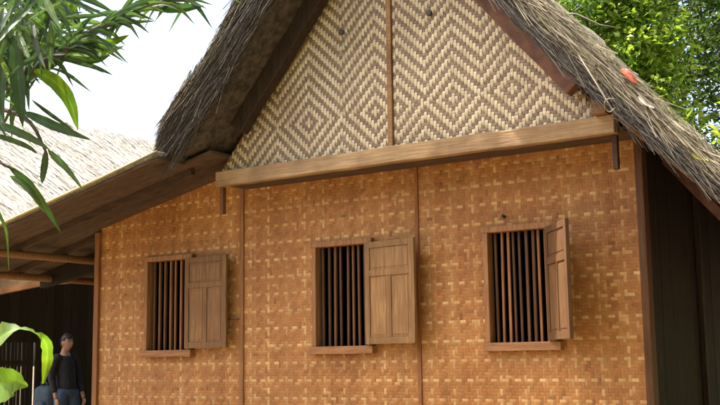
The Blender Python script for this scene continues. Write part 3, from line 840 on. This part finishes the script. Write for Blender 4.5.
def tree(label, base, trunk, blobs, nleaf, size, cols, lance=.45, tr=.12, name='tree', hang=.0, clump=.28, cat='tree', group='trees behind the thatched roof'):
    t = thing(name, label, cat, (base[0], base[1], GZ), group)
    mb = MB(); tp = spl([V(base)] + [V(p) for p in trunk], 12)
    mb.tube(tp, [tr * (1.25 - .95 * k / 12) for k in range(13)], 10)
    for (c, r) in blobs:
        c = V(c); s_ = min(tp, key=lambda p: (p - c).length + (1.0 if p.z > c.z else 0))
        mid = s_.lerp(c, .5) + V((rnd.uniform(-.2, .2), rnd.uniform(-.2, .2), rnd.uniform(0, .25)))
        mb.tube(spl([s_, mid, c], 6), [tr * .45 * (1 - .12 * k) for k in range(7)], 6)
        for q_ in range(4):
            e = c + V((rnd.gauss(0, 1), rnd.gauss(0, 1), rnd.gauss(0, .8))).normalized() * r * .85
            mb.tube(spl([mid.lerp(c, .6), c.lerp(e, .5) + V((0, 0, .1)), e], 4), [tr * .16, tr * .13, tr * .1, tr * .07, tr * .04], 5)
    mb.build('trunk', M['bark'], t)
    lb = MB(); tot = sum(r * r for _, r in blobs)
    for (c, r) in blobs:
        nn = int(nleaf * r * r / tot); c = V(c)
        while nn > 0:
            dirv = V((rnd.gauss(0, 1), rnd.gauss(0, 1), rnd.gauss(0, .8))).normalized()
            cc = c + dirv * r * (rnd.random() ** .45)
            m_ = rnd.randint(8, 22)
            tone = rnd.choice(cols)
            for _ in range(m_):
                p = cc + V((rnd.gauss(0, clump), rnd.gauss(0, clump), rnd.gauss(0, clump * .6)))
                leaf_at(lb, p, size, [tone, tone, rnd.choice(cols)], lance, hang)
            nn -= m_
    lb.build('crown', M['leaf'], t)
    return t
# tall dark wood far behind
tree('tall dark green tree farthest back behind the ridge of the thatched roof', (-2.2, 19, GZ), [(-2.3, 19, 2), (-2.1, 19.2, 6), (-2.0, 19, 9)],
     [((-2, 19, 9.5), 2.4), ((-3.6, 19.2, 7.5), 2), ((-.6, 19, 7.4), 2.1), ((-2.4, 18.6, 5), 2.2), ((-.8, 19.4, 4.6), 2), ((.6, 19.6, 8.8), 2.2), ((2.6, 19.8, 7.4), 2.2), ((2.8, 19.8, 9.6), 2.2)], 11000, .26, DEEP + GREEN, tr=.22)
tree('dark dense tree filling the gap behind the right eave, beyond the forked trunk', (6.2, 20.5, GZ), [(6.2, 20.5, 2), (6.0, 20.6, 5), (6.2, 20.5, 8)],
     [((5.2, 20.5, 4.5), 2.2), ((6.8, 20.5, 5.5), 2.2), ((4.6, 20.8, 7.2), 2.2), ((6.2, 20.6, 9), 2.3), ((4.4, 20.6, 10.2), 1.8)], 9000, .26, DEEP, tr=.22)
tree('mid green tree standing behind the middle of the right roof slope', (1.0, 17.5, GZ), [(1.1, 17.5, 2), (1.0, 17.4, 5), (1.2, 17.5, 8)],
     [((1, 17.5, 8.6), 2.1), ((-.2, 17.3, 6.6), 1.7), ((2.3, 17.6, 6.8), 1.8), ((1.2, 17, 4.6), 2.0), ((.2, 17.4, 3), 1.9), ((2.2, 17.4, 2.8), 1.8)], 7500, .20, GREEN + DEEP, tr=.2)
tree('dark shaded tree with bare stems and gaps of sky at the far right', (4.2, 16.5, GZ), [(4.1, 16.5, 2), (4.3, 16.4, 5), (4.2, 16.5, 8.5)],
     [((4.3, 16.5, 9), 2.0), ((3.6, 16.6, 7.3), 1.4), ((5.4, 16.3, 7.2), 1.6), ((4.6, 16.7, 3.0), 1.7), ((5.8, 16.5, 4.5), 1.6), ((3.9, 17, 5.6), .9), ((3.4, 17.5, 4.4), 1.5), ((4.8, 17.4, 6.2), 1.3), ((3.0, 17.6, 9), 1.6)], 9500, .22, DEEP, tr=.26)
tree('bright lime green leafy tree draped with climbers left of the dark trunk', (2.35, 12.3, GZ), [(2.4, 12.3, 2), (2.3, 12.2, 4.5), (2.5, 12.3, 7)],
     [((2.1, 12.2, 6.9), .85), ((2.75, 12.1, 6.2), .6), ((2.0, 12.4, 5.6), .75), ((2.85, 12.0, 5.2), .5), ((3.0, 12.0, 4.5), .42), ((3.05, 12.0, 3.8), .38), ((1.6, 12.3, 7.8), .9), ((2.6, 12.2, 7.6), .7), ((2.4, 11.9, 5.8), .6), ((2.7, 11.8, 4.6), .5), ((1.5, 11.9, 6.6), .6), ((1.9, 11.8, 7.6), .6)], 9500, .14, LIME, lance=.6, tr=.07, clump=.17)
tree('slender tree with drooping narrow leaves just behind the upper roof edge', (.4, 11.5, GZ), [(.5, 11.5, 2), (.6, 11.4, 5), (.9, 11.5, 7.6)],
     [((.7, 11.5, 7.6), .8), ((1.3, 11.4, 6.9), .7), ((1.5, 11.5, 6.1), .65), ((.6, 11.6, 6.6), .7), ((1.0, 11.4, 5.4), .8), ((1.7, 11.6, 5.0), .75), ((1.9, 11.6, 4.3), .7)], 4200, .19, GREEN + [(.10, .16, .03)], lance=.25, tr=.06, hang=.7, clump=.2)
tree('large forked tree trunk with ivy rising dark at the right edge', (4.05, 13.2, GZ), [(4.1, 13.2, 2), (3.95, 13.2, 4.5), (4.1, 13.3, 7), (4.3, 13.3, 9.5)],
     [((4.1, 13.2, 8.6), 1.3), ((3.6, 13.3, 7.8), .8), ((5.0, 13.1, 8), 1.3), ((3.95, 13, 5.2), .45), ((4.1, 13, 4.2), .4)], 2600, .15, DEEP + GREEN, tr=.24, clump=.2)
# leafy shrubs by the right roof edge
def shrub(label, base, n, h, cols, ln, wd, spread):
    t = thing('shrub', label, 'shrub', (base[0], base[1], GZ), 'shrubs behind the right eave')
    lb = MB(); sb_ = MB()
    for k in range(n):
        a = rnd.uniform(0, 6.283); s_ = rnd.uniform(.1, spread)
        topz = GZ + h * rnd.uniform(.55, 1.0)
        tpnt = V((base[0] + math.cos(a) * s_, base[1] + math.sin(a) * s_, topz))
        sp = spl([V((base[0] + math.cos(a) * .06, base[1] + math.sin(a) * .06, GZ)), V((base[0] + math.cos(a) * s_ * .5, base[1] + math.sin(a) * s_ * .5, GZ + (topz - GZ) * .55)), tpnt], 8)
        sb_.tube(sp, [.022 - .0018 * q_ for q_ in range(9)], 6, (.5, .6, .4))
        for m_ in range(16):
            p0 = sp[rnd.randint(3, 8)] + V((rnd.gauss(0, .02), rnd.gauss(0, .02), rnd.gauss(0, .06)))
            b_ = rnd.uniform(0, 6.283); d_ = V((math.cos(b_), math.sin(b_), rnd.uniform(.0, .9))).normalized()
            L_ = ln * rnd.uniform(.6, 1.2); W_ = wd * rnd.uniform(.7, 1.2)
            k_ = rnd.uniform(.75, 1.25); c = tuple(q_ * k_ for q_ in rnd.choice(cols))
            cpts = spl([p0, p0 + d_ * L_ * .5 + V((0, 0, L_ * .08)), p0 + d_ * L_ - V((0, 0, L_ * .28))], 6)
            lb.ribbon(cpts, [W_ * f_ for f_ in (.12, .6, .92, 1, .8, .45, .03)], (0, 0, 1), .25, c)
    sb_.build('stems', M['bark'], t); lb.build('foliage', M['blade'], t)
shrub('fresh green broad-leaved shrub rising behind the right eave at the edge of the picture', (4.6, 9.6, GZ), 26, 5.3, LIME + GREEN, .38, .12, .75)
shrub('darker broad-leaved shrub behind the right roof slope, left of the fresh green one', (3.0, 10.4, GZ), 22, 5.6, GREEN, .34, .11, .8)

# ================================================================== NEAR PLANTS on the left
tw = (XR * .0 - FW).normalized()                # faces the photographer's side
near = thing('overhanging_tree', 'backlit long-leaved branch drooping in from the top left corner in front of the sky', 'tree', tuple(at(-230, 500, 4.6)[:2]) + (GZ,))
bx, by = near.location.x, near.location.y
mb = MB()
tk = spl([V((bx, by, GZ)), V((bx + .05, by - .03, 0)), at(-150, 180, 4.5), at(-90, 120, 4.4)], 12)
mb.tube(tk, [.10 - .004 * k for k in range(13)], 10)
br1 = spl([at(-90, 120, 4.4), at(-20, 95, 4.3), at(40, 66, 4.25), at(85, 36, 4.3), at(130, 14, 4.4), at(200, -12, 4.5)], 20)
mb.tube(br1, [.034 - .0014 * k for k in range(21)], 8)
br2 = spl([at(-90, 120, 4.4), at(-20, 60, 4.5), at(20, 20, 4.55), at(60, -20, 4.6)], 10)
mb.tube(br2, [.030 - .002 * k for k in range(11)], 8)
tg1 = spl([at(-30, 100, 4.32), at(5, 110, 4.2), at(30, 122, 4.1), at(44, 148, 4.05), at(48, 160, 4.05)], 10)
mb.tube(tg1, [.012 - .0009 * k for k in range(11)], 6)
tg2 = spl([at(-60, 112, 4.4), at(-20, 140, 4.0), at(0, 162, 3.9), at(14, 170, 3.9)], 10)
mb.tube(tg2, [.012 - .0009 * k for k in range(11)], 6)
mb.build('trunk', M['bark'], near)
lb = MB()
def blade(px, w_px, depth, cols, nrm=None, fold=.3, n=12, dz=.0, seed=None):
    """long leaf through photo pixels with its own depth; w_px = greatest width"""
    m_ = len(px)
    pts_ = [at(x, y, depth + dz * k / max(1, m_ - 1)) for k, (x, y) in enumerate(px)]
    pts_ = spl(pts_, n); W_ = w_px / F * depth
    wd = [W_ * max(.04, (math.sin(math.pi * min(1, (k / n) ** .75 * .98 + .02)) ** .7)) for k in range(n + 1)]
    nn = nrm if nrm is not None else (tw + V((rnd.gauss(0, .25), rnd.gauss(0, .25), rnd.gauss(0, .25))))
    k_ = rnd.uniform(.85, 1.15); c = rnd.choice(cols)
    lb.ribbon(pts_, wd, nn, fold, tuple(q_ * k_ for q_ in c), wave=.1)
DG = [(.06, .115, .075), (.075, .135, .085), (.05, .095, .065), (.10, .17, .10)]
MG = [(.09, .18, .04), (.12, .21, .045)]
LG = [(.14, .26, .03), (.17, .30, .03)]
# dark crowded leaves round the branch
for k in range(430):
    p = rnd.random()
    x0 = rnd.uniform(-50, 70); y0 = rnd.uniform(-25, 85) - max(0, x0 - 20) * .5
    an = rnd.gauss(2.35, .45) if rnd.random() < .55 else rnd.gauss(.9, .5)
    L_ = rnd.uniform(35, 75)
    x1, y1 = x0 + math.cos(an) * L_, y0 + math.sin(an) * L_
    if x1 > 30 and y1 > 95 - max(0, x1 - 30) * .9: continue
    blade([(x0, y0), ((x0 + x1) / 2 + rnd.uniform(-5, 5), (y0 + y1) / 2 - rnd.uniform(0, 6)), (x1, y1)], rnd.uniform(3.5, 8), rnd.uniform(4.0, 4.9), DG if rnd.random() < .9 else MG, dz=rnd.uniform(-.15, .15))
for t in range(110):               # leaves along the branch towards the top right
    k = rnd.randint(8, 20); c = br1[k]
    an = rnd.choice([rnd.gauss(-.55, .3), rnd.gauss(2.7, .35), rnd.gauss(.1, .3)])
    L_ = rnd.uniform(.10, .22); d_ = XR * math.cos(an) - YU * math.sin(an) + FW * rnd.gauss(0, .3)
    pts_ = spl([c, c + d_ * L_ * .5 + YU * .012, c + d_ * L_ - YU * .02], 8); k_ = rnd.uniform(.85, 1.2)
    lb.ribbon(pts_, [.021 * f_ for f_ in (.15, .6, .9, 1, .95, .8, .55, .3, .04)], tw + V((rnd.gauss(0, .4), rnd.gauss(0, .4), rnd.gauss(0, .4))), .3, tuple(q_ * k_ for q_ in rnd.choice(DG)))
blade([(14, 40), (18, 72), (21, 100), (23, 127)], 17, 4.05, DG)
blade([(4, 60), (2, 90), (3, 120)], 14, 4.1, DG)
blade([(34, 70), (55, 82), (70, 102), (78, 130)], 15, 4.15, LG, nrm=tuple(tw + XR * .3), fold=.15)
blade([(52, 52), (85, 46), (112, 42), (129, 35)], 10, 4.35, MG + LG, fold=.15)
blade([(52, 54), (85, 54), (108, 52), (124, 46)], 10, 4.32, LG, fold=.15)
blade([(50, 56), (78, 60), (98, 60), (110, 55)], 8, 4.3, MG, fold=.15)
blade([(88, 27), (112, 24), (135, 22), (156, 21)], 5, 4.4, DG + MG)
blade([(55, 55), (75, 61), (95, 67), (113, 75)], 6, 4.3, DG)
blade([(128, 8), (155, 3), (180, -2), (206, -12)], 14, 4.5, [(.05, .11, .06)])
blade([(135, 2), (160, 6), (182, 8), (204, 6)], 12, 4.5, [(.06, .13, .07)])
blade([(140, -8), (165, -4), (190, -3), (212, -6)], 12, 4.55, [(.05, .11, .06)])
blade([(24, 112), (45, 122), (66, 131), (91, 140)], 10, 4.0, DG + MG)
blade([(32, 100), (48, 112), (62, 122), (74, 130)], 5, 4.1, DG)
blade([(-10, 122), (12, 130), (32, 139), (50, 150)], 9, 4.0, DG + MG)
blade([(-12, 133), (10, 140), (28, 147), (38, 154)], 6, 4.0, DG)
blade([(60, 2), (66, -2), (74, 4), (70, 14)], 14, 4.5, LG, fold=.1)
blade([(46, 150), (45, 163), (43, 176), (42, 184)], 7, 4.05, MG + DG)
blade([(48, 150), (58, 160), (68, 170), (84, 191)], 7, 4.05, MG + DG)
blade([(8, 166), (28, 184), (44, 206), (61, 233)], 9, 3.9, [(.07, .13, .035)])
blade([(10, 176), (24, 184), (36, 198), (44, 212)], 7, 3.9, MG + DG)
lb.build('foliage', M['blade'], near)

grass = thing('grass_clump', 'thin green grass blade bending in at the left edge below the bright roof', 'grass', tuple(at(-60, 600, 4.0)[:2]) + (GZ,))
gx_, gy_ = grass.location.x, grass.location.y
lb = MB()
for tipx, tipy, sx_ in ((9, 270, -6), (-14, 240, -30), (-30, 300, -50)):
    pts_ = spl([V((gx_, gy_, GZ)), at(-50, 400, 4.0), at(sx_ - 12, 215, 4.0), at((sx_ + tipx) / 2 + 3, min(225, tipy - 30), 4.0), at(tipx, tipy, 4.0)], 20)
    lb.ribbon(pts_, [.012 * min(1, (20 - k) / 5 + .1) for k in range(21)], tuple(tw), .3, (.09, .17, .04))
lb.build('blades', M['blade'], grass)

bana = thing('young_banana_plant', 'bright lime green young banana leaves curling up at the bottom left corner', 'plant', tuple(at(-60, 700, 3.0)[:2]) + (GZ,))
bx, by = bana.location.x, bana.location.y
q = MB(); q.tube(spl([V((bx, by, GZ)), V((bx, by, GZ + .4)), at(-55, 440, 3.0), at(-30, 385, 2.95)], 10), [.045 - .003 * k for k in range(11)], 10, (.5, .8, .3)); q.build('stem', M['blade'], bana)
def bleaf(px, deps, wid, nrms, col, fold):
    pts_ = spl([at(x, y, d) for (x, y), d in zip(px, deps)], 24)
    m_ = len(wid) - 1; wd = []; nn = []
    for k in range(25):
        t = k / 24 * m_; i = min(int(t), m_ - 1); t -= i
        wd.append((wid[i] * (1 - t) + wid[i + 1] * t) / F * 3.0)
        nn.append(V(nrms[i]) * (1 - t) + V(nrms[i + 1]) * t)
    mb_ = MB(); mb_.ribbon(pts_, wd, nn, fold, col, wave=.22); mb_.build('leaf', M['blade'], bana)
up = V((0, 0, 1))
bleaf([(-30, 385), (-12, 352), (4, 335), (22, 329), (36, 334), (46, 344), (47, 362), (43, 384)], [2.95, 2.95, 2.9, 2.9, 2.92, 2.95, 2.97, 2.97],
      [6, 24, 26, 9, 10, 11, 11, 2], [tw + up * .4, tw + up * .5, tw * .8 + up * .6, tw * .3 + up, tw * .4 + up, tw + XR * .5, tw + XR * .4, tw - XR * .2], (.135, .23, .028), .25)
bleaf([(-30, 390), (-10, 386), (4, 384), (16, 381), (28, 386)], [2.95, 2.9, 2.85, 2.83, 2.82], [6, 22, 36, 24, 2], [tw + up * .3, tw + up * .3, tw + up * .2, tw, tw - up * .2], (.14, .24, .03), .35)
